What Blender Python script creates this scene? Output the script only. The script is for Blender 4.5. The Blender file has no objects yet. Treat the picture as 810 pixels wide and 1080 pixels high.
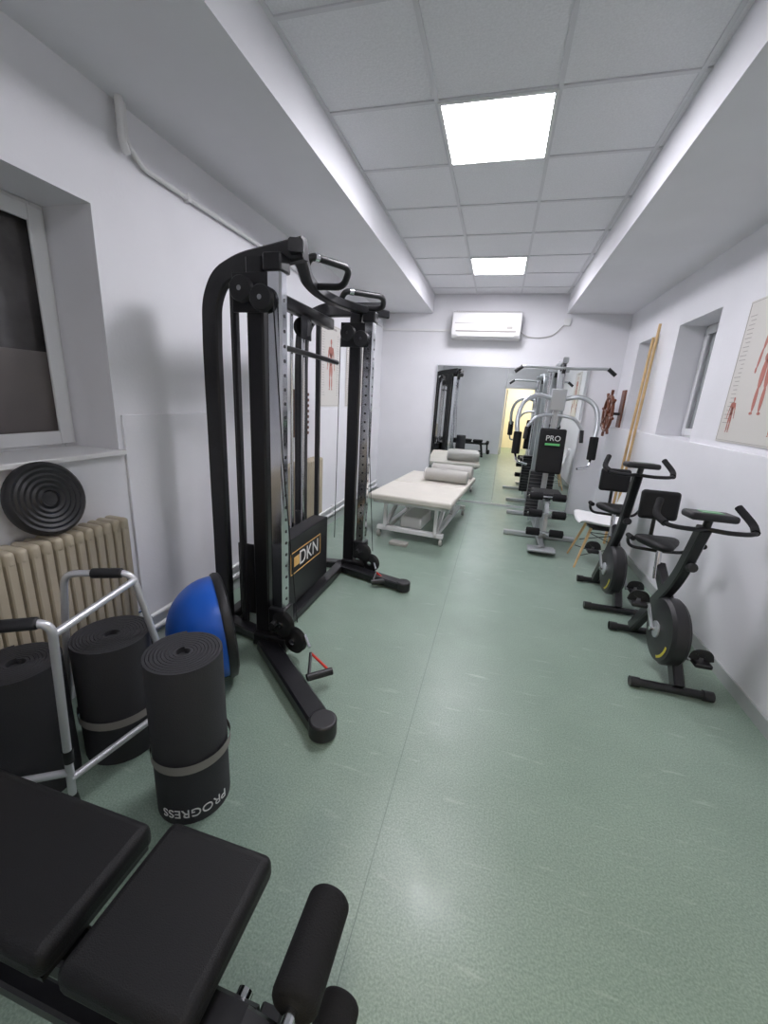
import bpy, bmesh, math, random
from mathutils import Vector, Matrix
random.seed(3)
S=bpy.context.scene
COL=S.collection
try:
    S.view_settings.view_transform='Standard'
except Exception: pass

# ---------------------------------------------------------------- materials
def mat(name,col,rough=.5,metal=0.,var=0.,scale=8.,bump=0.,bscale=200.,emit=0.,spec=None,coat=0.):
    m=bpy.data.materials.new(name); m.use_nodes=True
    nt=m.node_tree; b=nt.nodes['Principled BSDF']
    b.inputs['Base Color'].default_value=(*col,1); b.inputs['Roughness'].default_value=rough
    b.inputs['Metallic'].default_value=metal
    if spec is not None: b.inputs['Specular IOR Level'].default_value=spec
    if coat: b.inputs['Coat Weight'].default_value=coat
    if emit:
        b.inputs['Emission Color'].default_value=(*col,1); b.inputs['Emission Strength'].default_value=emit
    tc=nt.nodes.new('ShaderNodeTexCoord')
    if var:
        n=nt.nodes.new('ShaderNodeTexNoise'); n.inputs['Scale'].default_value=scale; n.inputs['Detail'].default_value=4
        nt.links.new(tc.outputs['Object'],n.inputs['Vector'])
        r=nt.nodes.new('ShaderNodeValToRGB')
        r.color_ramp.elements[0].position=.3; r.color_ramp.elements[1].position=.7
        r.color_ramp.elements[0].color=(*[max(0,c*(1-var)) for c in col],1)
        r.color_ramp.elements[1].color=(*[min(1,c*(1+var)) for c in col],1)
        nt.links.new(n.outputs['Fac'],r.inputs['Fac']); nt.links.new(r.outputs['Color'],b.inputs['Base Color'])
    if bump:
        n2=nt.nodes.new('ShaderNodeTexNoise'); n2.inputs['Scale'].default_value=bscale; n2.inputs['Detail'].default_value=3
        nt.links.new(tc.outputs['Object'],n2.inputs['Vector'])
        bp=nt.nodes.new('ShaderNodeBump'); bp.inputs['Strength'].default_value=bump; bp.inputs['Distance'].default_value=.004
        nt.links.new(n2.outputs['Fac'],bp.inputs['Height']); nt.links.new(bp.outputs['Normal'],b.inputs['Normal'])
    return m
M_wall=mat('wall_paint',(.77,.77,.80),.6,var=.03,scale=2,bump=.15,bscale=60)
M_soff=mat('soffit_paint',(.76,.76,.79),.6,var=.03,scale=2)
M_tile=mat('ceiling_tile',(.80,.80,.83),.85,var=.05,scale=110,bump=.6,bscale=60)
M_tbar=mat('ceiling_grid_metal',(.66,.66,.69),.45)
M_base=mat('baseboard_vinyl',(.40,.43,.42),.5)
M_white=mat('white_plastic',(.78,.78,.78),.35)
M_pvc=mat('white_pvc_frame',(.72,.73,.74),.3)
M_blk=mat('black_powdercoat',(.010,.010,.012),.30,var=.2,scale=40)
M_blk2=mat('black_plastic',(.015,.015,.017),.42)
M_pad=mat('black_leatherette',(.009,.009,.010),.5,bump=.35,bscale=420,spec=.3)
M_foam=mat('black_foam',(.009,.009,.010),.8,bump=.5,bscale=300,spec=.3)
M_chrome=mat('chrome',(.66,.67,.70),.12,1.)
M_alu=mat('aluminium_tube',(.66,.67,.70),.35,.6)
M_grey=mat('silver_paint_metal',(.46,.48,.50),.3,.45)
M_mat=mat('yoga_mat_rubber',(.032,.032,.037),.7,bump=.4,bscale=260)
M_strap=mat('grey_strap',(.25,.24,.22),.8)
M_blue=mat('blue_rubber',(.012,.12,.60),.35,var=.1,scale=5)
M_rad=mat('cream_enamel',(.50,.44,.33),.38,var=.06,scale=6)
M_cream=mat('cream_vinyl',(.66,.63,.56),.42,var=.04,scale=5,bump=.1)
M_bgrey=mat('grey_vinyl',(.42,.41,.38),.5)
M_wood=mat('pine_wood',(.62,.42,.20),.5,var=.15,scale=14)
M_dwood=mat('dark_wood',(.15,.05,.025),.35,var=.3,scale=20)
M_red=mat('red_print',(.48,.18,.14),.6)
M_redm=mat('red_metal',(.6,.03,.02),.35)
M_paper=mat('poster_paper',(.64,.62,.58),.35)
M_text=mat('grey_print',(.36,.34,.32),.7)
M_wtext=mat('white_print',(.75,.75,.75),.6)
M_green=mat('green_print',(.15,.6,.2),.5)
M_yel=mat('yellow_print',(.65,.55,.05),.5)
M_gold=mat('gold_print',(.75,.45,.15),.5)
M_lamp=mat('led_diffuser',(.95,.93,1.0),.5,emit=47.)
M_lampd=mat('led_diffuser_dim',(.95,.93,1.0),.5,emit=13.)
M_cor=mat('corridor_paint',(.85,.78,.62),.6)
M_mirror=mat('mirror_glass',(.90,.93,.92),.01,1.)
M_screen=mat('lcd_screen',(.16,.22,.18),.2)
M_steel=mat('plate_steel',(.05,.05,.055),.3,.6)
M_glassd=mat('window_glass_dusk',(.05,.047,.048),.06,var=.6,scale=3.5,coat=.5)
M_glassf=mat('window_film_frosted',(.15,.135,.13),.3,var=.15,scale=2)
M_glassr=mat('window_glass_grey',(.40,.42,.43),.2,var=.1,scale=2)
def floor_mat():
    m=bpy.data.materials.new('green_linoleum'); m.use_nodes=True
    nt=m.node_tree; b=nt.nodes['Principled BSDF']; L=nt.links.new
    tc=nt.nodes.new('ShaderNodeTexCoord')
    def noise(s,d=4,r=.6):
        n=nt.nodes.new('ShaderNodeTexNoise'); n.inputs['Scale'].default_value=s; n.inputs['Detail'].default_value=d
        n.inputs['Roughness'].default_value=r; L(tc.outputs['Object'],n.inputs['Vector']); return n
    def ramp(n,p0,c0,p1,c1):
        r=nt.nodes.new('ShaderNodeValToRGB'); e=r.color_ramp.elements
        e[0].position=p0;e[0].color=(*c0,1);e[1].position=p1;e[1].color=(*c1,1); L(n.outputs['Fac'],r.inputs['Fac']); return r
    base=ramp(noise(150,3),.34,(.180,.250,.200),.66,(.290,.375,.308))
    big=ramp(noise(1.6,5),.35,(.90,.91,.90),.7,(1.06,1.05,1.05))
    mx=nt.nodes.new('ShaderNodeMix'); mx.data_type='RGBA'; mx.blend_type='MULTIPLY'; mx.inputs['Factor'].default_value=1
    L(base.outputs['Color'],mx.inputs['A']); L(big.outputs['Color'],mx.inputs['B'])
    mp=nt.nodes.new('ShaderNodeMapping'); mp.inputs['Scale'].default_value=(1.2,7,1); mp.inputs['Rotation'].default_value=(0,0,.5)
    L(tc.outputs['Object'],mp.inputs['Vector'])
    ns=nt.nodes.new('ShaderNodeTexNoise'); ns.inputs['Scale'].default_value=4; ns.inputs['Detail'].default_value=8; L(mp.outputs['Vector'],ns.inputs['Vector'])
    rs=ramp(ns,.62,(0,0,0),.74,(.4,.4,.4))
    mx2=nt.nodes.new('ShaderNodeMix'); mx2.data_type='RGBA'
    L(rs.outputs['Color'],mx2.inputs['Factor']); L(mx.outputs['Result'],mx2.inputs['A']); mx2.inputs['B'].default_value=(.44,.49,.44,1)
    L(mx2.outputs['Result'],b.inputs['Base Color'])
    rr=ramp(noise(6,5),.3,(.30,)*3,.7,(.42,)*3); L(rr.outputs['Color'],b.inputs['Roughness'])
    bp=nt.nodes.new('ShaderNodeBump'); bp.inputs['Strength'].default_value=.18; bp.inputs['Distance'].default_value=.002
    L(noise(140,2).outputs['Fac'],bp.inputs['Height']); L(bp.outputs['Normal'],b.inputs['Normal'])
    return m
M_floor=floor_mat()

# ---------------------------------------------------------------- helpers
def group(name):
    e=bpy.data.objects.new(name,None); e.empty_display_size=.1; COL.objects.link(e); return e
def spin(g,p,deg):
    p=Vector(p); g.matrix_world=Matrix.Translation(p)@Matrix.Rotation(math.radians(deg),4,'Z')@Matrix.Translation(-p)
def finish(name,bm,m,par=None,smooth=True,bevel=0,seg=3,auto=True):
    bmesh.ops.recalc_face_normals(bm,faces=bm.faces[:])
    me=bpy.data.meshes.new(name); bm.to_mesh(me); bm.free()
    for x in (m if isinstance(m,(list,tuple)) else [m]): me.materials.append(x)
    if smooth:
        for p in me.polygons: p.use_smooth=True
        if auto:
            try: me.set_sharp_from_angle(angle=math.radians(38))
            except Exception: pass
    o=bpy.data.objects.new(name,me); COL.objects.link(o)
    if par is not None: o.parent=par
    if bevel:
        md=o.modifiers.new('bevel','BEVEL'); md.width=bevel; md.segments=seg; md.limit_method='ANGLE'
        md.harden_normals=False
    return o
def box(name,lo,hi,m,par=None,bevel=0,rot=None,seg=3):
    bm=bmesh.new(); bmesh.ops.create_cube(bm,size=1)
    lo=Vector(lo);hi=Vector(hi);c=(lo+hi)/2;s=hi-lo
    for v in bm.verts:
        p=Vector((v.co.x*s.x,v.co.y*s.y,v.co.z*s.z))
        if rot is not None: p=rot@p
        v.co=p+c
    return finish(name,bm,m,par,smooth=bool(bevel),bevel=bevel,seg=seg)
def boxes(name,lst,m,par=None,bevel=0):
    bm=bmesh.new()
    for lo,hi in lst:
        r=bmesh.ops.create_cube(bm,size=1); lo=Vector(lo);hi=Vector(hi);c=(lo+hi)/2;s=hi-lo
        for v in r['verts']: v.co=Vector((v.co.x*s.x,v.co.y*s.y,v.co.z*s.z))+c
    return finish(name,bm,m,par,smooth=bool(bevel),bevel=bevel)
def catmull(pts,n):
    P=[Vector(p) for p in pts]; out=[]
    Q=[2*P[0]-P[1]]+P+[2*P[-1]-P[-2]]
    for i in range(1,len(Q)-2):
        for k in range(n):
            t=k/n; a,b,c,d=Q[i-1],Q[i],Q[i+1],Q[i+2]
            out.append(.5*((2*b)+(c-a)*t+(2*a-5*b+4*c-d)*t*t+(3*b-a-3*c+d)*t**3))
    out.append(P[-1]); return out
def fillet(pts,r,n=6):
    P=[Vector(p) for p in pts]; out=[P[0]]
    for i in range(1,len(P)-1):
        a,b,c=P[i-1],P[i],P[i+1]; d1=(a-b);d2=(c-b); rr=min(r,d1.length*.49,d2.length*.49)
        s=b+d1.normalized()*rr; e=b+d2.normalized()*rr
        for k in range(n+1):
            t=k/n; out.append(s*(1-t)**2+b*2*t*(1-t)+e*t*t)
    out.append(P[-1]); return out
def sweep(name,pts,r,m,par=None,closed=False,smooth=0,fil=0,n=12,rect=None,up=(0,0,1),radii=None):
    P=[Vector(p) for p in pts]
    if fil: P=fillet(P,fil)
    if smooth: P=catmull(P,smooth)
    N=len(P); bm=bmesh.new(); rings=[]
    if rect:
        w,h=rect[0]/2,rect[1]/2; c=min(w,h)*.3
        prof=[(w-c,-h),(w,-h+c),(w,h-c),(w-c,h),(-w+c,h),(-w,h-c),(-w,-h+c),(-w+c,-h)]
    prevn=None
    for i in range(N):
        if closed: t=(P[(i+1)%N]-P[i-1])
        else: t=P[min(i+1,N-1)]-P[max(i-1,0)]
        t.normalize()
        if rect:
            s=t.cross(Vector(up)); 
            if s.length<1e-4: s=t.orthogonal()
            s.normalize(); u=s.cross(t).normalized(); pr=prof
        else:
            if prevn is None: s=t.orthogonal().normalized()
            else:
                s=prevn-t*prevn.dot(t)
                if s.length<1e-5: s=t.orthogonal()
                s.normalize()
            u=t.cross(s).normalized(); prevn=s
            rad=(radii[0]+(radii[-1]-radii[0])*i/(N-1)) if radii else r
            pr=[(rad*math.cos(2*math.pi*k/n),rad*math.sin(2*math.pi*k/n)) for k in range(n)]
        rings.append([bm.verts.new(P[i]+s*a+u*b) for a,b in pr])
    K=len(rings[0])
    for i in range(N if closed else N-1):
        A=rings[i];B=rings[(i+1)%N]
        for k in range(K): bm.faces.new((A[k],A[(k+1)%K],B[(k+1)%K],B[k]))
    if not closed:
        bm.faces.new(rings[0][::-1]); bm.faces.new(rings[-1])
    return finish(name,bm,m,par)
def cyl(name,a,b,r,m,par=None,r2=None,n=28,bevel=0):
    a=Vector(a);b=Vector(b); bm=bmesh.new()
    bmesh.ops.create_cone(bm,cap_ends=True,segments=n,radius1=r,radius2=r if r2 is None else r2,depth=(b-a).length)
    q=(b-a).to_track_quat('Z','Y').to_matrix().to_4x4()
    bm.transform(Matrix.Translation((a+b)/2)@q)
    return finish(name,bm,m,par,bevel=bevel)
def lathe(name,prof,loc,axis,m,par=None,n=40):
    bm=bmesh.new(); rings=[]
    for r,h in prof:
        if r<1e-5: rings.append([bm.verts.new((0,0,h))])
        else: rings.append([bm.verts.new((r*math.cos(2*math.pi*k/n),r*math.sin(2*math.pi*k/n),h)) for k in range(n)])
    for A,B in zip(rings,rings[1:]):
        for k in range(n):
            a0=A[k%len(A)];a1=A[(k+1)%len(A)];b0=B[k%len(B)];b1=B[(k+1)%len(B)]
            f=[]
            for v in (a0,a1,b1,b0):
                if v not in f: f.append(v)
            if len(f)>2: bm.faces.new(f)
    q=Vector(axis).to_track_quat('Z','Y').to_matrix().to_4x4()
    bm.transform(Matrix.Translation(Vector(loc))@q)
    return finish(name,bm,m,par)
def text_mesh(name,s,size,m,par,fn,ext=.0008):
    cu=bpy.data.curves.new(name,'FONT'); cu.body=s; cu.size=size; cu.extrude=ext; cu.align_x='CENTER'; cu.align_y='CENTER'
    o=bpy.data.objects.new(name+'_t',cu); COL.objects.link(o)
    bpy.context.view_layer.update()
    dg=bpy.context.evaluated_depsgraph_get(); me=bpy.data.meshes.new_from_object(o.evaluated_get(dg))
    bpy.data.objects.remove(o)
    for v in me.vertices: v.co=fn(v.co.copy())
    me.materials.clear(); me.materials.append(m); me.name=name
    ob=bpy.data.objects.new(name,me); COL.objects.link(ob); ob.parent=par; return ob

# ---------------------------------------------------------------- room
XL,XR,YF,YB=-1.87,1.53,6.52,-.6
ZC,ZS=3.02,2.77
box('floor',(XL-.4,-3.0,-.1),(XR+.4,YF+.15,0),M_floor)
box('trim_1',(-.2322,YB,0),(-.2295,YF,.0008),mat('floor_weld_seam',(.13,.18,.15),.5))
box('ceiling',(XL-.4,YB-.1,ZC),(XR+.4,YF+.15,ZC+.1),M_tile)
XA,Y0=-.51,2.56
XI0,XI1=-1.12,.72
bars=[]
for x in (XA-.6,XA,XA+.6,XA+1.2-.005): bars.append(((x-.011,YB,ZC-.008),(x+.011,YF,ZC+.01)))
for k in range(-5,7):
    y=Y0+.6*k; bars.append(((XI0,y-.011,ZC-.0075),(XI1,y+.011,ZC+.01)))
bars.append(((XI0,YF-.02,ZC-.008),(XI1,YF,ZC+.01)))
boxes('trim_2',bars,M_tbar)
box('ceiling_soffit_left',(XL-.02,YB,ZS),(XI0,YF,ZC+.02),M_soff)
box('ceiling_soffit_right',(XI1,YB,ZS),(XR+.02,YF,ZC+.02),M_soff)
def xwall(name,x0,x1,holes):
    L=[];ys=sorted(holes); cur=YB-.1
    for (a,b,c,d) in ys:
        L.append(((x0,cur,-.02),(x1,a,ZC+.05))); L.append(((x0,a,-.02),(x1,b,c))); L.append(((x0,a,d),(x1,b,ZC+.05))); cur=b
    L.append(((x0,cur,-.02),(x1,YF+.1,ZC+.05)))
    return boxes(name,L,M_wall)
WL=[(.25,1.69,1.19,2.29)]
WR=[(3.95,4.75,1.33,2.34),(5.25,5.95,1.33,2.34)]
xwall('wall_left',XL-.4,XL,WL)
xwall('wall_right',XR,XR+.4,WR)
box('wall_back_left',(XL-.4,YB-.1,0),(.1,YB,ZC+.05),M_wall)
box('wall_back_right',(.96,YB-.1,0),(XR+.4,YB,ZC+.05),M_wall)
box('wall_back_top',(.1,YB-.1,2.04),(.96,YB,ZC+.05),M_wall)
box('trim_3',(XL,1.72,0),(XL+.014,YF,1.37),M_wall,bevel=.004)
box('trim_4',(XR-.035,-.6,0),(XR,YF,1.33),M_wall,bevel=.006)
box('baseboard_left',(XL+.014,1.75,0),(XL+.026,YF,.08),M_base)
box('baseboard_right',(XR-.047,YB,0),(XR-.035,YF,.08),M_base)
MX0,MX1,MZ=-.98,1.13,2.05
boxes('wall_far',[((XL-.4,YF,0),(XR+.4,YF+.1,ZC+.05))],M_wall)
g=group('wall_mirror')
box('mirror_panel_1',(MX0,YF-.012,.03),(.05,YF-.004,MZ),M_mirror,g)
box('mirror_panel_2',(.054,YF-.012,.03),(MX1,YF-.004,MZ),M_mirror,g)
boxes('mirror_edging',[((MX0-.02,YF-.02,.0),(MX1+.02,YF,.03)),((MX0-.02,YF-.02,MZ),(MX1+.02,YF,MZ+.015)),((MX0-.02,YF-.02,0),(MX0,YF,MZ)),((MX1,YF-.02,0),(MX1+.02,YF,MZ))],M_alu,g)
box('baseboard_far',(XL+.03,YF-.012,0),(MX0-.02,YF,.08),M_base)
boxes('wall_corridor',[((-.5,-3.1,0),(1.7,-3.0,2.6)),((-.6,-3.0,0),(-.5,YB-.1,2.6)),((1.7,-3.0,0),(1.8,YB-.1,2.6)),((-.6,-3.1,2.6),(1.8,YB-.1,2.7))],M_cor)
g=group('door_1')
boxes('door_frame',[((.06,YB-.12,0),(.12,YB+.02,2.08)),((.94,YB-.12,0),(1.0,YB+.02,2.08)),((.06,YB-.12,2.02),(1.0,YB+.02,2.08))],M_white,g,bevel=.004)
box('door_leaf',(.14,YB-.95,.01),(.18,YB-.13,2.0),M_white,g,bevel=.004)
l=bpy.data.lights.new('corridor_lamp','AREA'); l.energy=60; l.size=.6; l.color=(1,.90,.72)
lo=bpy.data.objects.new('corridor_lamp',l); COL.objects.link(lo); lo.location=(.7,-1.9,2.55)
for (x,y,mm) in ((XA,Y0,M_lamp),(XA,Y0+2.4,M_lamp),(XA,Y0-2.4,M_lampd)):
    g=group('led_ceiling_panel')
    box('diffuser',(x+.022,y+.022,ZC-.012),(x+.578,y+.578,ZC-.006),mm,g)
    boxes('frame',[((x+.003,y+.003,ZC-.014),(x+.597,y+.022,ZC)),((x+.003,y+.578,ZC-.014),(x+.597,y+.597,ZC)),((x+.003,y+.022,ZC-.014),(x+.022,y+.578,ZC)),((x+.578,y+.022,ZC-.014),(x+.597,y+.578,ZC))],M_white,g)
def window(name,xg,y0,y1,z0,z1,side,glass,n=2,film=None):
    g=group(name); t=.06; s=side
    a,b=sorted((xg,xg+s*.05))
    fr=[((a,y0,z0),(b,y0+t,z1)),((a,y1-t,z0),(b,y1,z1)),((a,y0+t,z0),(b,y1-t,z0+t)),((a,y0+t,z1-t),(b,y1-t,z1))]
    for k in range(1,n):
        ym=y0+(y1-y0)*k/n; fr.append(((a,ym-.045,z0+t),(b,ym+.045,z1-t)))
    boxes('frame',fr,M_pvc,g,bevel=.005)
    c,d=sorted((xg+s*.05,xg+s*.065)); t2=.085
    boxes('sash',[((c,y0+.02,z0+.02),(d,y0+t2,z1-.02)),((c,y1-t2,z0+.02),(d,y1-.02,z1-.02)),((c,y0+t2,z0+.02),(d,y1-t2,z0+t2)),((c,y0+t2,z1-t2),(d,y1-t2,z1-.02))],M_pvc,g,bevel=.004)
    gx=sorted((xg+s*.015,xg+s*.022))
    if film:
        zm=z0+(z1-z0)*film
        box('pane_lower',(gx[0],y0+t,z0+t),(gx[1],y1-t,zm),M_glassf,g); box('pane_upper',(gx[0],y0+t,zm),(gx[1],y1-t,z1-t),glass,g)
    else: box('pane',(gx[0],y0+t,z0+t),(gx[1],y1-t,z1-t),glass,g)
window('window_1',XL-.33,.25,1.69,1.19,2.29,1,M_glassd,2,.42)
window('window_2',XR+.28,3.95,4.75,1.33,2.34,-1,M_glassr,1)
window('window_3',XR+.28,5.25,5.95,1.33,2.34,-1,M_glassr,1)
box('window_sill_left',(XL-.28,.25,1.17),(XL+.03,1.71,1.195),M_white,bevel=.005)

g=group('wall_conduit')
sweep('conduit_run',[(XL+.02,1.90,ZS),(XL+.02,1.90,2.62),(XL+.02,1.96,2.58),(XL+.02,2.0,2.555),(XL+.02,6.45,2.555)],.013,M_white,g,fil=.03)
sweep('conduit_riser',[(XL+.04,1.86,ZS),(XL+.04,1.86,2.60),(XL+.03,1.89,2.57)],.018,M_white,g,fil=.02)
boxes('conduit_clips',[((XL,y-.012,2.535),(XL+.035,y+.012,2.575)) for y in (2.3,3.1,3.9,4.7,5.5)],M_white,g)
g=group('heating_pipe')
for z in (.14,.22): sweep('pipe_%d'%(z*100),[(XL+.055,1.72,z),(XL+.055,6.4,z)],.013,M_white,g)
boxes('pipe_clips',[((XL+.03,y-.01,.12),(XL+.07,y+.01,.24)) for y in (2.0,3.0,4.5,5.6)],M_white,g)

# ---------------------------------------------------------------- radiators
def radiator(y0,y1,z0,z1,xw,feed):
    g=group('column_radiator'); n=int((y1-y0)/.047); hw=(y1-y0)/n*.45
    for i in range(n):
        y=y0+(i+.5)*(y1-y0)/n
        for k,xc in enumerate((xw+.025,xw+.065,xw+.105)):
            sweep('section_%d_col_%d'%(i,k),[(xc,y,z0+.03),(xc,y,z1-.03)],.0,M_rad,g,rect=(.034,hw*1.7),up=(0,1,0))
        box('section_%d_head'%i,(xw,y-hw,z1-.065),(xw+.125,y+hw,z1),M_rad,g,bevel=.018)
        box('section_%d_foot'%i,(xw,y-hw,z0),(xw+.125,y+hw,z0+.065),M_rad,g,bevel=.018)
    if feed:
        cyl('valve',(xw+.06,y1-.01,z0+.03),(xw+.06,y1+.06,z0+.03),.014,M_chrome,g)
        sweep('feed_pipe',[(xw+.06,y1+.05,z0+.03),(xw+.06,y1+.055,.18),(xw+.06,y1+.10,.14)],.012,M_white,g,fil=.03)
        boxes('feet',[((xw+.04,y-.012,0),(xw+.08,y+.012,z0+.02)) for y in (y0+.1,y1-.1)],M_rad,g)
    boxes('wall_brackets',[((XL+.003,y-.01,z1-.15),(xw+.03,y+.01,z1-.12)) for y in (y0+.15,y1-.15)],M_rad,g)
radiator(.45,1.58,.28,.88,-1.855,True)
radiator(3.2,3.95,.30,.90,-1.83,False)
g=group('balance_disc'); c=(-1.80,1.25,1.038); ax=Vector((1,-.05,.22)).normalized()
prof=[(0,.02),(.03,.022),(.035,.03)]
for i in range(5):
    r=.045+i*.021; prof+=[(r,.022),(r+.012,.027)]
prof+=[(.15,.02),(.157,.01),(.157,-.008),(.15,-.012),(0,-.012)]
lathe('disc',prof,c,ax,M_blk2,g)
g=group('finger_ladder')
box('backboard',(XL+.016,3.55,1.12),(XL+.03,3.80,1.56),M_dwood,g,bevel=.003)
for k in range(8): box('rung_%d'%k,(XL+.028,3.56,1.14+k*.052),(XL+.075,3.79,1.17+k*.052),M_dwood,g,bevel=.008)

# ---------------------------------------------------------------- posters
def poster(x,y0,y1,z0,z1,s,figs):
    g=group('anatomy_poster'); e=.003; x=x+s*.004
    box('sheet',*( ((x,y0,z0),(x+e,y1,z1)) if s>0 else ((x-e,y0,z0),(x,y1,z1)) ),M_paper,g)
    xf=x+s*(e+.001)
    boxes('border',[((xf-.0005,y0+.01,z0+.01),(xf+.0005,y1-.01,z0+.013)),((xf-.0005,y0+.01,z1-.013),(xf+.0005,y1-.01,z1-.01)),((xf-.0005,y0+.01,z0+.01),(xf+.0005,y0+.013,z1-.01)),((xf-.0005,y1-.013,z0+.01),(xf+.0005,y1-.01,z1-.01))],M_text,g)
    bm=bmesh.new()
    def blob(cy,cz,ry,rz,ang=0,n=14):
        vs=[]
        for k in range(n):
            t=2*math.pi*k/n; a=ry*math.cos(t); b=rz*math.sin(t)
            vs.append(bm.verts.new((xf,cy+a*math.cos(ang)-b*math.sin(ang),cz+a*math.sin(ang)+b*math.cos(ang))))
        r=bmesh.ops.extrude_face_region(bm,geom=[bm.faces.new(vs)])
        for v in r['geom']:
            if isinstance(v,bmesh.types.BMVert): v.co.x+=s*.0008
    for (cy,cz,h) in figs:
        blob(cy,cz+.44*h,.04*h,.055*h); blob(cy,cz+.37*h,.018*h,.035*h)
        blob(cy,cz+.26*h,.095*h,.10*h); blob(cy,cz+.13*h,.062*h,.12*h); blob(cy,cz+.05*h,.078*h,.06*h)
        for q in (-1,1):
            blob(cy+q*.09*h,cz+.31*h,.035*h,.035*h)
            blob(cy+q*.125*h,cz+.22*h,.024*h,.10*h,q*.18); blob(cy+q*.16*h,cz+.05*h,.018*h,.095*h,q*.15)
            blob(cy+q*.18*h,cz-.06*h,.015*h,.03*h)
            blob(cy+q*.045*h,cz-.10*h,.037*h,.14*h,q*.04); blob(cy+q*.055*h,cz-.33*h,.026*h,.12*h)
            blob(cy+q*.065*h,cz-.46*h,.028*h,.014*h)
    finish('figures',bm,M_red,g,smooth=False)
    L=[]
    for sidey in (y0+.03,y1-.11):
        for k in range(26):
            z=z1-.1-k*(z1-z0-.2)/26; w=random.uniform(.03,.08)
            L.append(((xf-.0004,sidey,z),(xf+.0004,sidey+w,z+.004)))
    L.append(((xf-.0004,(y0+y1)/2-.15,z1-.05),(xf+.0004,(y0+y1)/2+.15,z1-.03)))
    boxes('captions',L,M_text,g)
poster(XR,2.82,3.52,1.37,2.28,-1,[(3.13,1.87,.66),(3.40,1.55,.24),(2.92,1.55,.24)])
poster(XL,4.95,5.6,1.40,2.26,1,[(5.27,1.84,.6)])
poster(XL,4.2,4.75,1.40,2.26,1,[(4.47,1.84,.55)])

# ---------------------------------------------------------------- AC + socket
g=group('air_conditioner')
bm=bmesh.new(); pr=[(6.515,2.41),(6.33,2.41),(6.29,2.45),(6.285,2.62),(6.31,2.74),(6.36,2.765),(6.515,2.765)]
A=[bm.verts.new((-.80,y,z)) for y,z in pr];B=[bm.verts.new((.14,y,z)) for y,z in pr]
bm.faces.new(A);bm.faces.new(B[::-1])
for k in range(len(pr)): bm.faces.new((A[k],A[(k+1)%7],B[(k+1)%7],B[k]))
finish('body',bm,M_white,g,bevel=.012)
box('outlet_flap',(-.72,6.28,2.43),(.06,6.30,2.485),M_pvc,g,bevel=.003)
boxes('louver_slots',[((-.74,6.28,2.492),(.08,6.289,2.508)),((-.76,6.284,2.60),(.10,6.29,2.607))],M_text,g)
box('label',(-.05,6.279,2.53),(.03,6.286,2.565),M_bgrey,g)
boxes('intake_grille',[((-.76+i*.03,6.35,2.765),(-.745+i*.03,6.46,2.769)) for i in range(29)],M_text,g)
g=group('power_outlet')
box('junction_box',(.69,YF-.04,2.62),(.78,YF,2.71),M_white,g,bevel=.006)
sweep('cable',[(.14,6.45,2.52),(.25,6.5,2.47),(.42,6.505,2.46),(.58,6.505,2.5),(.68,6.5,2.6),(.71,6.49,2.63)],.005,M_bgrey,g,smooth=6)
box('trim_5',(XL,YF-.025,2.52),(-.80,YF,2.55),M_white)

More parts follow.
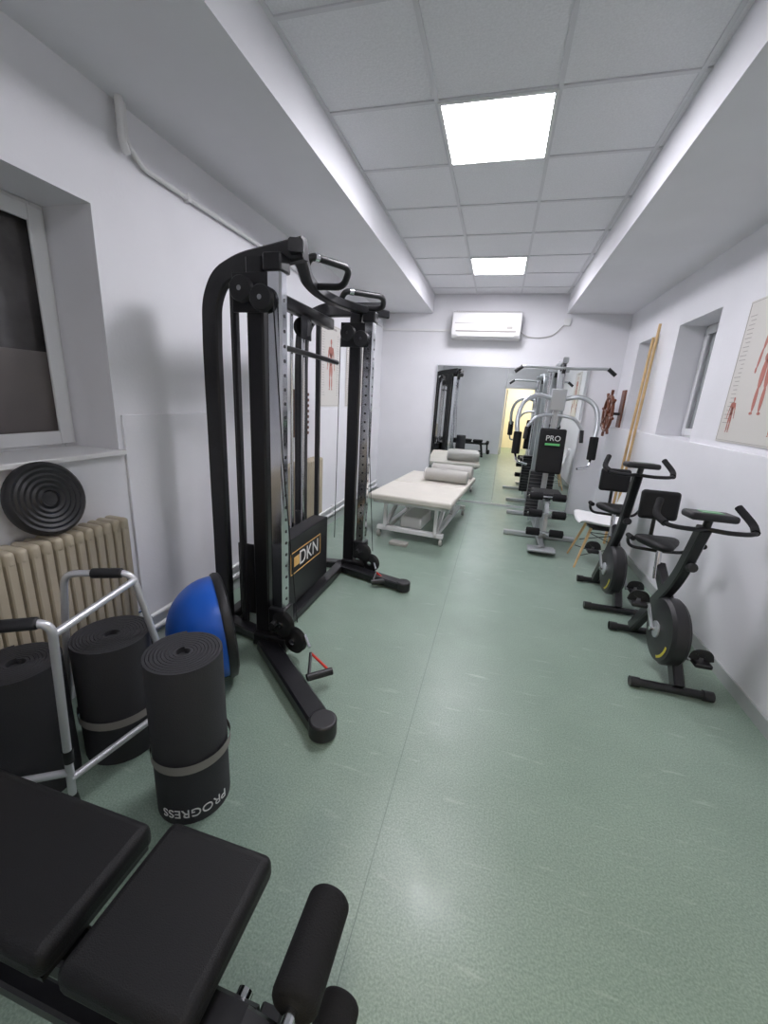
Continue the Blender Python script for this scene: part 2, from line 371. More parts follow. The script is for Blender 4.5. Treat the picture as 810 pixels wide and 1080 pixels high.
# ---------------------------------------------------------------- cable machine
def cable_machine():
    g=group('cable_crossover_machine')
    def frame(tag,yr,yf,xr,xf,ytop):
        sweep('side_frame_'+tag,[(xr,yr,.05),(xr,yr,1.75),(xr+.01,yr,1.98),(xr+.07,yr,2.10),(xr+.22,yr-.02,2.155),(xr+.6,ytop,2.20)],0,M_blk,g,fil=.06,rect=(.10,.055),up=(0,1,0))
        sweep('front_upright_'+tag,[(xf-.115,yf,.05),(xf-.115,yf,2.15)],0,M_blk,g,rect=(.095,.06),up=(0,1,0))
        sweep('slide_post_'+tag,[(xf,yf-.01,.10),(xf,yf-.01,2.09)],0,M_chrome,g,rect=(.08,.07),up=(0,1,0))
        box('post_cap_'+tag,(xf-.05,yf-.06,2.08),(xf+.05,yf+.04,2.16),M_blk,g,bevel=.01)
        box('post_foot_'+tag,(xf-.16,yf-.07,.03),(xf+.06,yf+.05,.11),M_blk,g,bevel=.01)
        for i in range(24): 
            if tag=='r': cyl('hole_%s_%d'%(tag,i),(xf,yf-.0475,.35+i*.07),(xf,yf-.045,.35+i*.07),.009,M_blk2,g,n=12)
            cyl('holef_%s_%d'%(tag,i),(xf+.039,yf-.01,.35+i*.07),(xf+.042,yf-.01,.35+i*.07),.009,M_blk2,g,n=12)
        box('carriage_'+tag,(xf-.055,yf-.065,.14),(xf+.055,yf+.045,.30),M_blk,g,bevel=.012)
        for zz,xx in ((.12,xf+.12),(.21,xf+.04)):
            lathe('pulley_%s_%d'%(tag,zz*100),[(0,-.02),(.07,-.02),(.078,-.014),(.06,0),(.078,.014),(.07,.02),(0,.02)],(xx,yf-.06,zz),(.25,1,0),M_blk2,g)
            cyl('pulley_hub_%s_%d'%(tag,zz*100),(xx-.01,yf-.09,zz),(xx,yf-.03,zz),.018,M_chrome,g)
        cyl('pop_pin_'+tag,(xf-.0,yf-.065,.22),(xf,yf-.12,.22),.018,M_blk2,g)
        for (px,pz) in ((xf-.16,2.0),(xf-.05,1.96)):
            lathe('top_pulley_%s_%d'%(tag,px*-100),[(0,-.02),(.055,-.02),(.06,-.014),(.045,0),(.06,.014),(.055,.02),(0,.02)],(px,yf-.065,pz),(0,1,0),M_blk2,g)
            cyl('top_pulley_hub_%s_%d'%(tag,px*-100),(px,yf-.09,pz),(px,yf-.03,pz),.012,M_chrome,g)
        box('pulley_bracket_'+tag,(xf-.23,yf-.042,1.90),(xf+.0,yf-.03,2.08),M_blk,g,bevel=.004)
        sweep('cable_'+tag,[(xf+.12,yf-.03,.22),(xf+.05,yf-.06,1.2),(xf+.01,yf-.065,1.96)],.0035,M_blk2,g,n=6)
        sweep('cable_b_'+tag,[(xf-.22,yf-.065,1.96),(xf-.24,yf-.04,.3)],.0035,M_blk2,g,n=6)
        sweep('inner_upright_'+tag,[(xr+.15,yr,.05),(xr+.15,yr,2.08)],0,M_blk,g,rect=(.035,.04),up=(0,1,0))
    frame('l',2.12,2.00,-1.60,-1.12,2.05)
    frame('r',3.22,3.30,-1.60,-1.05,3.42)
    sweep('foot_l',[(-1.20,1.95,.045),(-.62,1.46,.045)],0,M_blk,g,rect=(.11,.07))
    cyl('foot_cap_l',(-.61,1.455,.006),(-.61,1.455,.09),.066,M_blk2,g,bevel=.01)
    sweep('foot_r',[(-1.18,3.22,.045),(-.60,3.05,.045)],0,M_blk,g,rect=(.10,.065))
    cyl('foot_cap_r',(-.59,3.05,.006),(-.59,3.05,.085),.058,M_blk2,g,bevel=.01)
    sweep('base_front',[(-1.22,1.98,.04),(-1.22,3.3,.04)],0,M_blk,g,rect=(.09,.06))
    sweep('base_rear',[(-1.60,2.08,.04),(-1.60,3.26,.04)],0,M_blk,g,rect=(.08,.06))
    for y,y2,t in ((2.12,2.0,'l'),(3.22,3.3,'r')):
        sweep('base_side_'+t,[(-1.62,y,.04),(-1.18,y2,.04)],0,M_blk,g,rect=(.09,.06))
    sweep('top_beam_rear',[(-1.36,2.08,2.06),(-1.36,3.24,2.06)],0,M_blk,g,rect=(.06,.08))
    sweep('pull_up_bar',[(-1.02,1.99,2.20),(-1.10,2.22,2.19),(-1.20,2.5,2.18),(-1.23,2.75,2.17),(-1.20,3.0,2.165),(-1.08,3.28,2.165),(-.97,3.46,2.17)],0,M_blk,g,smooth=6,rect=(.07,.06))
    for i,(a,b,c,d) in enumerate((((-1.15,2.36,2.2),(-1.10,2.32,2.255),(-.95,2.54,2.25),(-1.02,2.62,2.17)),((-1.19,3.02,2.19),(-1.15,3.0,2.24),(-.92,3.18,2.24),(-.95,3.28,2.18)))):
        sweep('pull_up_grip_%d'%i,[a,b,c,d,Vector(d)+Vector((-.16,-.02,-.0))],.020,M_blk2,g,fil=.05)
        cyl('grip_ring_%d'%i,Vector(b).lerp(Vector(c),.10),Vector(b).lerp(Vector(c),.2),.023,M_chrome,g)
    sweep('cross_brace',[(-1.30,2.05,1.78),(-1.36,2.6,1.80),(-1.30,3.25,1.78)],.018,M_blk,g,smooth=4)
    for i,(a,b) in enumerate(((2.22,2.54),(2.60,2.92))):
        for k in range(14):
            box('plate_%d_%d'%(i,k),(-1.47,a+.02,.14+k*.028),(-1.33,b-.02,.164+k*.028),M_steel,g,bevel=.004)
        for q in (a+.07,b-.07): cyl('guide_rod_%d_%d'%(i,q*100),(-1.40,q,.1),(-1.40,q,2.04),.0125,M_chrome,g,n=16)
        cyl('selector_%d'%i,(-1.40,(a+b)/2,.54),(-1.40,(a+b)/2,.66),.02,M_steel,g)
        sweep('stack_cable_%d'%i,[(-1.40,(a+b)/2,.6),(-1.40,(a+b)/2,2.0)],.0035,M_blk2,g,n=6)
        lathe('stack_pulley_%d'%i,[(0,-.02),(.06,-.02),(.065,-.014),(.05,0),(.065,.014),(.06,.02),(0,.02)],(-1.36,(a+b)/2,1.96),(1,-.6,0),M_blk2,g)
        box('stack_pulley_plate_%d'%i,(-1.34,(a+b)/2-.075,1.88),(-1.33,(a+b)/2+.075,2.05),M_blk,g,bevel=.02)
    box('shroud_front',(-1.25,2.18,.09),(-1.235,2.96,.58),M_blk2,g,bevel=.004)
    box('shroud_top',(-1.36,2.18,.565),(-1.235,2.96,.58),M_blk2,g,bevel=.004)
    box('shroud_plate_l',(-1.52,2.165,.09),(-1.235,2.18,.58),M_blk2,g,bevel=.004)
    text_mesh('logo_text','DKN',.15,M_wtext,g,lambda v:Vector((-1.233+v.z,2.62+v.x,.40+v.y)))
    box('logo_mark',(-1.234,2.38,.37),(-1.232,2.46,.44),M_gold,g)
    boxes('logo_outline',[((-1.234,2.33,.32),(-1.232,2.82,.326)),((-1.234,2.33,.475),(-1.232,2.82,.481)),((-1.234,2.33,.32),(-1.232,2.336,.48)),((-1.234,2.814,.32),(-1.232,2.82,.48))],M_gold,g)
    def handle(p,tag,d):
        p=Vector(p); d=Vector(d)
        sweep('carabiner_'+tag,[p,p+d*.07+Vector((0,0,-.03))],.009,M_chrome,g,n=8)
        a=p+d*.09+Vector((0,0,-.05)); s=Vector((-d.y,d.x,0)).normalized()
        sweep('strap_'+tag+'_1',[a,a+d*.13+s*.06+Vector((0,0,-.035))],.007,M_redm,g,n=8)
        sweep('strap_'+tag+'_2',[a,a+d*.13-s*.06+Vector((0,0,-.035))],.009,M_blk2,g,n=8)
        cyl('grip_'+tag,a+d*.13+s*.07+Vector((0,0,-.035)),a+d*.13-s*.07+Vector((0,0,-.035)),.02,M_blk2,g)
    handle((-.93,1.93,.17),'l',Vector((.80,-.85,0)))
    handle((-.89,3.20,.14),'r',Vector((.45,-.75,0)))
cable_machine()

# ---------------------------------------------------------------- balance trainer, stood on edge
g=group('balance_trainer'); ax=Vector((.70,.70,.08)).normalized(); c=Vector((-1.32,1.70,.290))
prof=[(0,-.27)]+[(.272*math.sin(t),-.02-.25*math.cos(t)) for t in [i*math.pi/2/14 for i in range(1,15)]]+[(.272,.0)]
lathe('dome',prof,c,ax,M_blue,g,n=48)
lathe('base',[(.265,-.012),(.28,-.01),(.286,.005),(.281,.03),(.26,.04),(.1,.045),(0,.045)],c,ax,M_blk2,g,n=48)

# ---------------------------------------------------------------- rolled mats
def roll(x,y,r,h,ph=0,band=None,txt=None):
    g=group('rolled_exercise_mat'); th=.012; turns=int(r/th)-2; bm=bmesh.new()
    N=int(turns*28); prev=None
    pts=[]
    for i in range(N+1):
        a=ph+2*math.pi*i/28*1.0; rr=r-th*(i/28)
        pts.append((rr,a))
    def ring(rr,a,t):
        return [bm.verts.new((x+(rr)*math.cos(a),y+rr*math.sin(a),0)),bm.verts.new((x+rr*math.cos(a),y+rr*math.sin(a),h)),
                bm.verts.new((x+(rr-t)*math.cos(a),y+(rr-t)*math.sin(a),h)),bm.verts.new((x+(rr-t)*math.cos(a),y+(rr-t)*math.sin(a),0))]
    for (rr,a) in pts:
        cur=ring(rr,a,th*.82)
        if prev:
            for k in range(4): bm.faces.new((prev[k],prev[(k+1)%4],cur[(k+1)%4],cur[k]))
        else: bm.faces.new(cur)
        prev=cur
    bm.faces.new(prev[::-1])
    finish('mat_spiral',bm,M_mat,g)
    cyl('core_fill',(x,y,0.002),(x,y,h-.02),r-.02,M_mat,g,n=32)
    if band:
        bm=bmesh.new(); n=40
        R=[[bm.verts.new((x+(r+.002)*math.cos(2*math.pi*k/n),y+(r+.002)*math.sin(2*math.pi*k/n),z)) for k in range(n)] for z in (band-.018,band+.018)]
        for k in range(n): bm.faces.new((R[0][k],R[0][(k+1)%n],R[1][(k+1)%n],R[1][k]))
        finish('strap',bm,M_strap,g)
    if txt:
        a0=math.radians(-50)
        def wrap(v):
            a=a0-v.x/r; rr=r+.002+v.z
            return Vector((x+rr*math.cos(a),y+rr*math.sin(a),.06-v.y))
        text_mesh('print',txt,.050,M_wtext,g,wrap)
roll(-.962,1.035,.135,.635,2.2,.25,'PROGRESS')
roll(-1.43,1.155,.15,.53,1.0,.20)
roll(-1.575,.900,.14,.53,2.6,None)

# ---------------------------------------------------------------- walker
g=group('walking_frame')
A0=Vector((-1.355,.858,0));A1=Vector((-1.262,.83,.80));B0=Vector((-1.20,1.27,0));B1=Vector((-1.335,1.20,.80))
C0=Vector((-1.64,.675,0));C1=Vector((-1.47,.70,.80));D0=Vector((-1.68,1.10,0));D1=Vector((-1.56,1.10,.80))
t=.0135
sweep('side_frame_1',[A0+Vector((0,0,.03)),A1,C1,C0+Vector((0,0,.03))],t,M_alu,g,fil=.05)
sweep('side_frame_2',[B0+Vector((0,0,.03)),B1,D1,D0+Vector((0,0,.03))],t,M_alu,g,fil=.05)
sweep('front_bar_top',[A1.lerp(A0,.06),B1.lerp(B0,.04)],t,M_alu,g)
sweep('front_bar_low',[A0.lerp(A1,.16),B0.lerp(B1,.22)],t,M_alu,g)
sweep('side_bar_low_1',[A0.lerp(A1,.2),C0.lerp(C1,.2)],t,M_alu,g)
cyl('grip_1',A1.lerp(C1,.14),A1.lerp(C1,.85),.020,M_blk2,g,bevel=.006)
cyl('grip_2',B1.lerp(D1,.14),B1.lerp(D1,.60),.020,M_blk2,g,bevel=.006)
for i,p in enumerate((A0,B0,C0,D0)): cyl('rubber_foot_%d'%i,p,p+Vector((0,0,.05)),.021,M_blk2,g,r2=.016)
for i,p in enumerate((A0.lerp(A1,.3),B0.lerp(B1,.35))): cyl('joint_%d'%i,p-Vector((0,0,.025)),p+Vector((0,0,.025)),.017,M_blk2,g)

# ---------------------------------------------------------------- weight bench (foreground)
g=group('weight_bench')
box('seat_pad',(-.655,.325,.435),(-.375,.625,.50),M_pad,g,bevel=.022,seg=4)
box('back_pad',(-1.50,.325,.435),(-.69,.600,.50),M_pad,g,bevel=.022,seg=4)
boxes('pad_boards',[((-.645,.335,.425),(-.395,.605,.437)),((-1.49,.335,.425),(-.70,.585,.437))],M_blk2,g)
by=.40
sweep('main_beam',[(-1.42,by,.385),(-.30,by,.385)],0,M_blk,g,rect=(.07,.06))
boxes('pad_mounts',[((-1.3,by-.04,.41),(-1.24,by+.10,.43)),((-.9,by-.04,.41),(-.84,by+.10,.43)),((-.56,by-.04,.41),(-.48,by+.10,.43))],M_blk,g)
sweep('front_leg',[(-.42,by,.38),(-.36,by,.04)],0,M_blk,g,rect=(.06,.05),up=(0,1,0))
sweep('front_foot',[(-.36,.22,.03),(-.36,.58,.03)],0,M_blk,g,rect=(.06,.05))
sweep('rear_leg',[(-1.34,by,.38),(-1.44,by,.04)],0,M_blk,g,rect=(.06,.05),up=(0,1,0))
sweep('rear_foot',[(-1.44,.22,.03),(-1.44,.58,.03)],0,M_blk,g,rect=(.06,.05))
sweep('brace',[(-.39,by,.16),(-1.40,by,.16)],0,M_blk,g,rect=(.045,.045))
sweep('leg_lever',[(-.32,by,.40),(-.24,by,.38),(-.22,by,.12)],0,M_blk,g,rect=(.05,.05),up=(0,1,0),fil=.03)
for z,x,ya_,yb_,yc_,yd_ in ((.42,-.235,.44,.63,.15,.33),(.15,-.19,.44,.60,.15,.33)):
    cyl('roller_rod_%d'%(z*100),(x,.16,z),(x,yb_-.005,z),.012,M_chrome,g)
    for a,b in ((ya_,yb_),(yc_,yd_)):
        cyl('foam_roller_%d_%d'%(z*100,a*100),(x,a,z),(x,b,z),.048,M_foam,g,bevel=.014)
cyl('adjust_knob',(-.44,by+.04,.37),(-.44,by+.13,.37),.024,M_blk2,g,bevel=.005)
cyl('pivot_bolt',(-.34,by-.04,.39),(-.34,by+.05,.39),.016,M_chrome,g)

# ---------------------------------------------------------------- treatment table
g=group('treatment_table')
X0,X1=-1.28,-.36
ya,yb,yc=4.10,4.95,5.85
box('cushion_front',(X0,ya,.455),(X1,yb-.008,.525),M_cream,g,bevel=.022,seg=4)
box('cushion_rear',(X0,yb+.008,.455),(X1,yc,.525),M_cream,g,bevel=.022,seg=4)
boxes('top_frame',[((X0+.05,ya+.05,.42),(X1-.05,ya+.10,.455)),((X0+.05,yc-.1,.42),(X1-.05,yc-.05,.455)),((X0+.05,ya+.05,.42),(X0+.1,yc-.05,.455)),((X1-.1,ya+.05,.42),(X1-.05,yc-.05,.455))],M_white,g,bevel=.004)
boxes('base_frame',[((X0+.08,ya+.12,.09),(X1-.08,ya+.18,.14)),((X0+.08,yc-.22,.09),(X1-.08,yc-.16,.14)),((X0+.14,ya+.12,.09),(X0+.2,yc-.16,.14)),((X1-.2,ya+.12,.09),(X1-.14,yc-.16,.14))],M_white,g,bevel=.006)
for i,x in enumerate((X0+.17,X1-.17)):
    sweep('lift_arm_%d_a'%i,[(x,ya+.2,.14),(x,ya+.75,.43)],0,M_white,g,rect=(.04,.05))
    sweep('lift_arm_%d_b'%i,[(x,yc-.75,.14),(x,yc-.25,.43)],0,M_white,g,rect=(.04,.05))
    sweep('lift_arm_%d_c'%i,[(x,ya+.13,.12),(x,ya+.13,.44)],0,M_white,g,rect=(.035,.035),up=(0,1,0))
box('lift_motor',(-.95,4.30,.13),(-.70,4.75,.26),M_white,g,bevel=.02)
for x in (X0+.1,X1-.1):
    for y in (ya+.15,yc-.19):
        lathe('caster_%d_%d'%(x*-100,y*10),[(0,-.015),(.04,-.015),(.045,0),(.04,.015),(0,.015)],(x,y,.045),(1,0,0),M_bgrey,g,n=24)
        box('caster_fork_%d_%d'%(x*-100,y*10),(x-.022,y-.02,.045),(x+.022,y+.02,.095),M_chrome,g,bevel=.004)
box('foot_pedal',(-.98,4.02,.0),(-.78,4.12,.035),M_bgrey,g,bevel=.008)
PV=(-.36,4.1,0); TR=-5
spin(g,PV,TR)
def bolster(x0,x1,y,z,r,m):
    g=group('bolster_cushion'); lathe('roll',[(0,0),(r*.85,0),(r,.015),(r,x1-x0-.015),(r*.85,x1-x0),(0,x1-x0)],(x0,y,z),(1,0,0),m,g)
    lathe('piping',[(r+.001,.012),(r+.004,.015),(r+.001,.018)],(x0,y,z),(1,0,0),M_white,g)
    spin(g,PV,TR)
bolster(-.94,-.38,5.22,.612,.08,M_bgrey)
bolster(-.94,-.38,5.62,.617,.085,M_bgrey)

# ---------------------------------------------------------------- multi gym
g=group('multi_station_home_gym'); cx=.63
sweep('base_spine',[(cx,4.50,.04),(cx,6.10,.04)],0,M_grey,g,rect=(.06,.05))
sweep('base_cross_front',[(cx-.13,4.50,.035),(cx+.13,4.50,.035)],0,M_grey,g,rect=(.06,.05))
box('foot_plate',(cx-.16,4.38,.05),(cx+.12,4.56,.065),M_grey,g,bevel=.004)
sweep('base_cross_mid',[(cx-.40,5.05,.035),(cx+.40,5.05,.035)],0,M_grey,g,rect=(.06,.05))
sweep('base_cross_rear',[(cx-.35,6.08,.035),(cx+.35,6.08,.035)],0,M_grey,g,rect=(.06,.05))
sweep('main_mast',[(cx,5.25,.05),(cx,5.30,1.75),(cx,5.42,1.98),(cx,5.6,2.02)],0,M_grey,g,fil=.1,rect=(.06,.06),up=(1,0,0))
sweep('rear_mast',[(cx,6.05,.05),(cx,6.0,1.85),(cx,5.8,2.02),(cx,5.45,2.03)],0,M_grey,g,fil=.12,rect=(.06,.06),up=(1,0,0))
sweep('top_boom',[(cx,5.5,2.02),(cx,5.1,2.04)],0,M_grey,g,rect=(.06,.06))
for y in (5.16,5.42,5.85):
    lathe('pulley_top_%d'%(y*100),[(0,-.016),(.05,-.016),(.055,-.01),(.045,0),(.055,.01),(.05,.016),(0,.016)],(cx,y,1.95),(1,0,0),M_blk2,g,n=24)
sweep('lat_bar',[(cx-.52,5.12,1.90),(cx-.44,5.12,1.965),(cx-.1,5.12,1.955),(cx+.1,5.12,1.955),(cx+.44,5.12,1.965),(cx+.52,5.12,1.90)],.016,M_grey,g,fil=.04)
for q in (-1,1): cyl('lat_grip_%d'%(q+1),(cx+q*.52,5.12,1.90),(cx+q*.44,5.12,1.963),.021,M_blk2,g)
sweep('seat_post',[(cx,4.86,.05),(cx,4.86,.50)],0,M_grey,g,rect=(.05,.05),up=(0,1,0))
sweep('seat_support',[(cx,4.72,.50),(cx,5.27,.56)],0,M_grey,g,rect=(.05,.05))
box('seat_pad',(cx-.16,4.75,.55),(cx+.16,5.10,.61),M_pad,g,bevel=.02)
rt=Matrix.Rotation(math.radians(-8),3,'X')
box('back_pad',(cx-.145,5.13,.78),(cx+.145,5.19,1.30),M_pad,g,bevel=.022,rot=rt)
text_mesh('badge_text','PRO',.085,M_wtext,g,lambda v:Vector((cx+v.x,5.097-v.z,1.19+v.y)))
box('badge_bar',(cx-.08,5.099,1.11),(cx+.08,5.103,1.135),M_green,g,rot=rt)
sweep('leg_lever',[(cx,4.75,.50),(cx,4.64,.46),(cx,4.60,.18)],0,M_grey,g,fil=.05,rect=(.04,.04),up=(1,0,0))
for y,z in ((4.74,.58),(4.585,.42),(4.56,.22)):
    cyl('rod_%d'%(z*100),(cx-.2,y,z),(cx+.2,y,z),.011,M_chrome,g,n=12)
    for q in (-1,1): cyl('leg_roller_%d_%d'%(z*100,q+1),(cx+q*.05,y,z),(cx+q*.19,y,z),.042,M_foam,g,bevel=.01)
for q in (-1,1):
    sweep('press_arm_%d'%(q+1),[(cx+q*.03,5.24,1.62),(cx+q*.22,5.20,1.66),(cx+q*.37,5.12,1.58),(cx+q*.42,5.05,1.40),(cx+q*.40,4.98,1.18)],.026,M_grey,g,smooth=6)
    cyl('arm_pad_%d'%(q+1),(cx+q*.40,4.95,1.0),(cx+q*.40,4.97,1.25),.045,M_foam,g,bevel=.012)
    sweep('press_handle_%d'%(q+1),[(cx+q*.40,4.97,1.0),(cx+q*.38,4.90,.92),(cx+q*.26,4.86,.90)],.014,M_chrome,g,fil=.03)
    sweep('mid_arm_%d'%(q+1),[(cx+q*.03,5.27,1.45),(cx+q*.20,5.22,1.42),(cx+q*.30,5.18,1.30)],.018,M_grey,g,smooth=5)
    cyl('mid_grip_%d'%(q+1),(cx+q*.30,5.18,1.30),(cx+q*.31,5.16,1.16),.022,M_blk2,g)
box('mast_head_plate',(cx-.08,5.20,1.50),(cx+.08,5.24,1.74),M_grey,g,bevel=.01)
sweep('front_cable',[(cx,5.12,1.90),(cx,5.12,1.97)],.004,M_blk2,g,n=6)
for k in range(13): box('weight_plate_%d'%k,(cx-.15,5.58,.12+k*.047),(cx+.15,5.72,.163+k*.047),M_steel,g,bevel=.006)
for q in (-.08,.08): cyl('stack_rod_%d'%(q*100),(cx+q,5.65,.05),(cx+q,5.65,1.98),.011,M_chrome,g,n=12)
box('stack_crown',(cx-.12,5.6,1.95),(cx+.12,5.7,2.0),M_grey,g,bevel=.006)
sweep('arm_cable',[(cx,5.65,.75),(cx,5.65,1.95)],.004,M_blk2,g,n=6)

# ---------------------------------------------------------------- exercise bikes
def bike(cx,yf,yr,zc,zs,scr):
    g=group('exercise_bike'); 
    for t,y,w in (('front',yf,.21),('rear',yr,.17)):
        cyl('foot_bar_'+t,(cx-w,y,.03),(cx+w,y,.03),.024,M_blk,g)
        for q in (-1,1): cyl('foot_cap_%s_%d'%(t,q+1),(cx+q*w,y,.03),(cx+q*(w-.05),y,.03),.029,M_blk2,g)
    L=yr-yf
    sweep('frame_rear_to_bars',[(cx-.02,yr,.05),(cx-.02,yf+.30*L,.62),(cx-.01,yf+.14*L,zc-.08)],0,M_blk,g,fil=.12,rect=(.075,.055),up=(1,0,0))
    sweep('frame_front_to_seat',[(cx+.03,yf,.05),(cx+.03,yf+.45*L,.36),(cx+.02,yr-.08,zs-.14)],0,M_blk,g,fil=.1,rect=(.075,.055),up=(1,0,0))
    cyl('seat_post',(cx,yr-.12,zs-.22),(cx,yr-.07,zs-.02),.018,M_chrome,g)
    wc=Vector((cx+.0,yf+.20,.285))
    lathe('flywheel_cover',[(0,-.062),(.10,-.062),(.185,-.048),(.20,-.03),(.20,.03),(.185,.048),(.10,.062),(0,.062)],wc,(1,0,0),M_blk2,g,n=48)
    for q in (-1,1):
        bm=bmesh.new(); n=9; R=[]
        for rr in (.15,.165):
            R.append([bm.verts.new((wc.x+q*(.0565 if rr<.16 else .054),wc.y+rr*math.cos(a),wc.z+rr*math.sin(a))) for a in [math.radians(190+k*7) for k in range(n)]])
        for k in range(n-1): bm.faces.new((R[0][k],R[0][k+1],R[1][k+1],R[1][k]))
        finish('cover_decal_%d'%(q+1),bm,M_yel,g)
        lathe('cover_hub_%d'%(q+1),[(.05,0),(.05,.008),(.04,.012),(0,.012)],wc+Vector((q*.062,0,0)),(q,0,0),M_grey,g,n=24)
        e=wc+Vector((q*.095,q*-.10,-q*.11)); s=wc+Vector((q*.085,0,0))
        sweep('crank_%d'%(q+1),[s,e],0,M_grey,g,rect=(.028,.014),up=(1,0,0))
        box('pedal_%d'%(q+1),e+Vector((-.045+q*.06,-.05,-.014)),e+Vector((.045+q*.06,.05,.014)),M_blk2,g,bevel=.01)
        sweep('pedal_strap_%d'%(q+1),[e+Vector((q*.06-.04,0,.01)),e+Vector((q*.06-.03,0,.055)),e+Vector((q*.06+.03,0,.055)),e+Vector((q*.06+.04,0,.01))],0,M_blk2,g,rect=(.05,.006),up=(0,1,0),fil=.02)
    cyl('bottom_axle',wc-Vector((.1,0,0)),wc+Vector((.1,0,0)),.014,M_chrome,g)
    cyl('tension_knob',(cx-.01,yf+.26*L-.03,.72),(cx-.01,yf+.26*L-.08,.735),.026,M_blk2,g,bevel=.004)
    bm=bmesh.new()
    ou=[(-.03,-.14),(.03,-.14),(.055,-.06),(.10,.02),(.125,.09),(.105,.14),(.0,.155),(-.105,.14),(-.125,.09),(-.10,.02),(-.055,-.06)]
    cs=[bm.verts.new((cx+a*1.25,yr-.07+b,zs+.03+(.012 if abs(a)>.09 else 0))) for a,b in ou]
    cb=[bm.verts.new((cx+a*1.1,yr-.07+b*.9,zs-.035)) for a,b in ou]
    ct=bm.verts.new((cx,yr-.05,zs+.04)); n=len(ou)
    for k in range(n):
        bm.faces.new((cs[k],cs[(k+1)%n],ct)); bm.faces.new((cb[k],cb[(k+1)%n],cs[(k+1)%n],cs[k]))
    bm.faces.new(cb[::-1])
    o=finish('saddle',bm,M_pad,g,auto=False); md=o.modifiers.new('s','SUBSURF'); md.levels=2; md.render_levels=2
    sweep('backrest_tube',[(cx,yr-.05,zs-.04),(cx,yr+.12,zs-.03),(cx,yr+.14,zs+.20)],.013,M_blk,g,fil=.05)
    box('backrest_pad',(cx-.12,yr+.08,zs+.13),(cx+.12,yr+.13,zs+.33),M_pad,g,bevel=.024,seg=4,rot=Matrix.Rotation(math.radians(-6),3,'X'))
    for q in (-1,1):
        sweep('seat_handle_%d'%(q+1),[(cx,yr-.05,zs-.05),(cx+q*.17,yr-.02,zs-.05),(cx+q*.20,yr-.06,zs+.04),(cx+q*.20,yr-.16,zs+.05)],.011,M_blk,g,fil=.05)
        cyl('seat_grip_%d'%(q+1),(cx+q*.20,yr-.07,zs+.043),(cx+q*.20,yr-.17,zs+.05),.016,M_foam,g)
    yh=yf+.12*L
    for q in (-1,1):
        sweep('handlebar_%d'%(q+1),[(cx,yh,zc-.08),(cx+q*.10,yh-.03,zc-.08),(cx+q*.20,yh-.02,zc-.07),(cx+q*.225,yh+.07,zc-.04),(cx+q*.19,yh+.16,zc+.02)],.0125,M_blk,g,smooth=6)
        sweep('bar_foam_%d'%(q+1),[(cx+q*.205,yh-.015,zc-.068),(cx+q*.225,yh+.07,zc-.04),(cx+q*.19,yh+.165,zc+.024)],.019,M_foam,g,smooth=6)
    rt=Matrix.Rotation(math.radians(-3),3,'X')
    box('console',(cx-.11,yh-.055,zc-.03),(cx+.11,yh+.085,zc+.01),M_blk2,g,bevel=.016,rot=rt)
    box('console_screen',(cx-.05,yh-.02,zc+.006),(cx+.05,yh+.05,zc+.013),scr,g,bevel=.002,rot=rt)
    cyl('console_stem',(cx-.01,yf+.14*L,zc-.14),(cx,yh+.005,zc-.01),.02,M_blk,g)
bike(1.13,2.36,3.02,1.04,.70,mat('lcd_green',(.16,.40,.20),.3))
bike(1.05,3.30,3.86,1.17,.72,M_screen)

# ---------------------------------------------------------------- shell chair
g=group('shell_chair'); cx,cy=1.13,4.42
bm=bmesh.new(); nu,nv=12,18; prof=[(-.23,.43),(-.20,.445),(-.1,.435),(.0,.428),(.1,.432),(.17,.46),(.21,.53),(.235,.63),(.255,.74),(.265,.80)]
pp=catmull([(a,0,b) for a,b in prof],2); rows=[]
for j,p in enumerate(pp):
    v=j/(len(pp)-1); w=.215+.025*math.sin(v*math.pi)-(.07*max(0,(v-.75)/.25)**2)
    row=[]
    for i in range(nu+1):
        u=-1+2*i/nu; lift=.05*abs(u)**3
        seat=1-min(1,max(0,(v-.4)/.3))
        row.append(bm.verts.new((cx+p.x-(1-seat)*lift*1.2,cy+u*w,p.z+seat*lift)))
    rows.append(row)
for a,b in zip(rows,rows[1:]):
    for i in range(nu): bm.faces.new((a[i],a[i+1],b[i+1],b[i]))
o=finish('shell',bm,M_white,g,auto=False); md=o.modifiers.new('sol','SOLIDIFY'); md.thickness=.008
for sx in (-1,1):
    for sy in (-1,1):
        sweep('leg_%d%d'%(sx+1,sy+1),[(cx+sx*.22,cy+sy*.21,0),(cx+sx*.11,cy+sy*.11,.40)],.012,M_wood,g,radii=[.009,.015])
for i,(a,b) in enumerate((((-.17,-.16,.12),(.17,.16,.12)),((-.17,.16,.12),(.17,-.16,.12)),((-.13,-.13,.36),(.13,-.13,.36)),((-.13,.13,.36),(.13,.13,.36)),((-.13,-.13,.36),(.14,.14,.2)),((.13,-.13,.36),(-.14,.14,.2)))):
    sweep('wire_brace_%d'%i,[(cx+a[0],cy+a[1],a[2]),(cx+b[0],cy+b[1],b[2])],.004,M_blk,g,n=8)
box('seat_mount',(cx-.12,cy-.12,.385),(cx+.12,cy+.12,.415),M_blk2,g,bevel=.01)

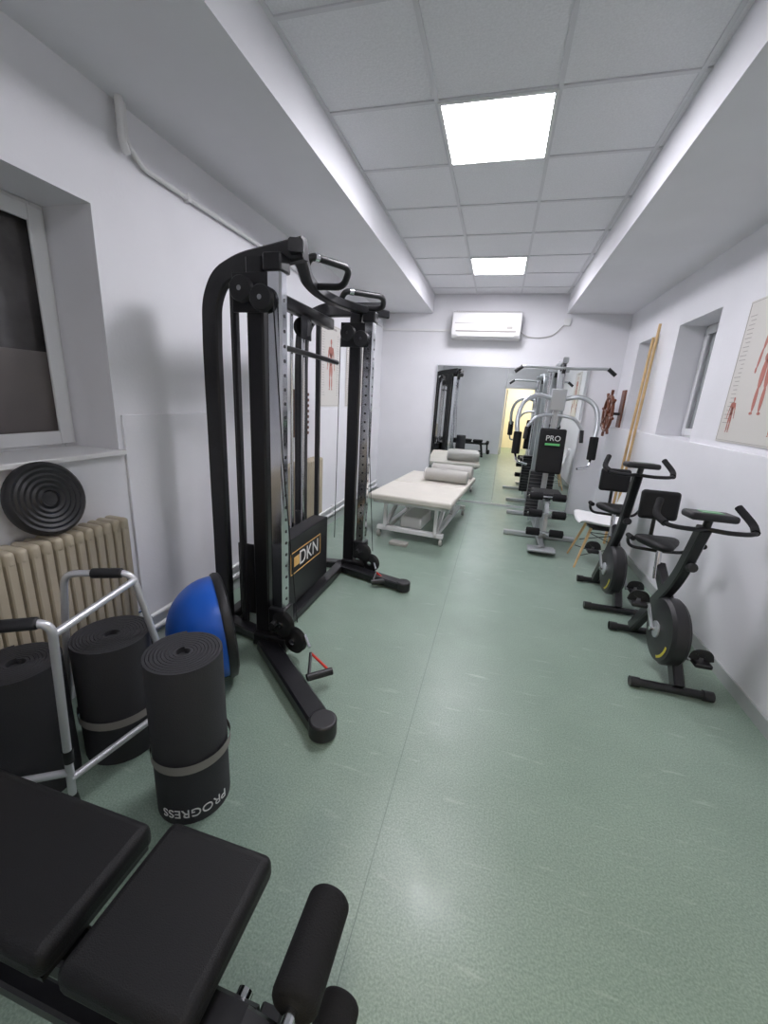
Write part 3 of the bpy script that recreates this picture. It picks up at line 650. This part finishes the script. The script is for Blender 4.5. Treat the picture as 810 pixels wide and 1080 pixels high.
# ---------------------------------------------------------------- poles
for x,y,x2,y2,h in ((1.43,5.12,1.475,5.14,2.42),(1.40,5.19,1.46,5.21,2.30)):
    g=group('wooden_pole'); sweep('pole',[(x,y,.0),(x2,y2,h)],.014,M_wood,g)
# shoulder wheel
g=group('shoulder_exercise_wheel'); c=Vector((1.37,6.12,1.50))
pts=[(c.x,c.y+.22*math.cos(t),c.z+.22*math.sin(t)) for t in [2*math.pi*k/40 for k in range(40)]]
sweep('rim',pts,0,M_dwood,g,closed=True,rect=(.035,.035),up=(1,0,0))
for k in range(8):
    t=2*math.pi*k/8+.2; d=Vector((0,math.cos(t),math.sin(t)))
    sweep('spoke_%d'%k,[c+d*.03,c+d*.29],.013,M_dwood,g,n=10)
    cyl('spoke_knob_%d'%k,c+d*.25,c+d*.30,.018,M_dwood,g,n=12)
cyl('hub',c-Vector((.03,0,0)),c+Vector((.03,0,0)),.05,M_dwood,g)
cyl('axle',c,Vector((XR,c.y,c.z)),.018,M_steel,g)
box('wall_plate',(XR-.02,c.y-.08,c.z-.3),(XR,c.y+.08,c.z+.3),M_dwood,g,bevel=.005)

# ---------------------------------------------------------------- world, camera
w=bpy.data.worlds.new('w'); S.world=w; w.use_nodes=True
w.node_tree.nodes['Background'].inputs[0].default_value=(.5,.55,.65,1); w.node_tree.nodes['Background'].inputs[1].default_value=.1
cam=bpy.data.cameras.new('camera'); co=bpy.data.objects.new('camera',cam); COL.objects.link(co); S.camera=co
f,yaw,pitch,roll_=431.84,.2533,.2714,.0588
cy_,sy_=math.cos(yaw),math.sin(yaw);cp,sp=math.cos(pitch),math.sin(pitch)
fw=Vector((-sy_*cp,cy_*cp,-sp)); r=Vector((cy_,sy_,0)); u=r.cross(fw)
r2=r*math.cos(roll_)+u*math.sin(roll_); u2=-r*math.sin(roll_)+u*math.cos(roll_)
Mx=Matrix((( r2.x,u2.x,-fw.x,0),(r2.y,u2.y,-fw.y,0),(r2.z,u2.z,-fw.z,1.53),(0,0,0,1)))
co.matrix_world=Mx
cam.sensor_fit='VERTICAL'; cam.sensor_height=36; cam.lens=f*36/1080; cam.clip_start=.02; cam.clip_end=60
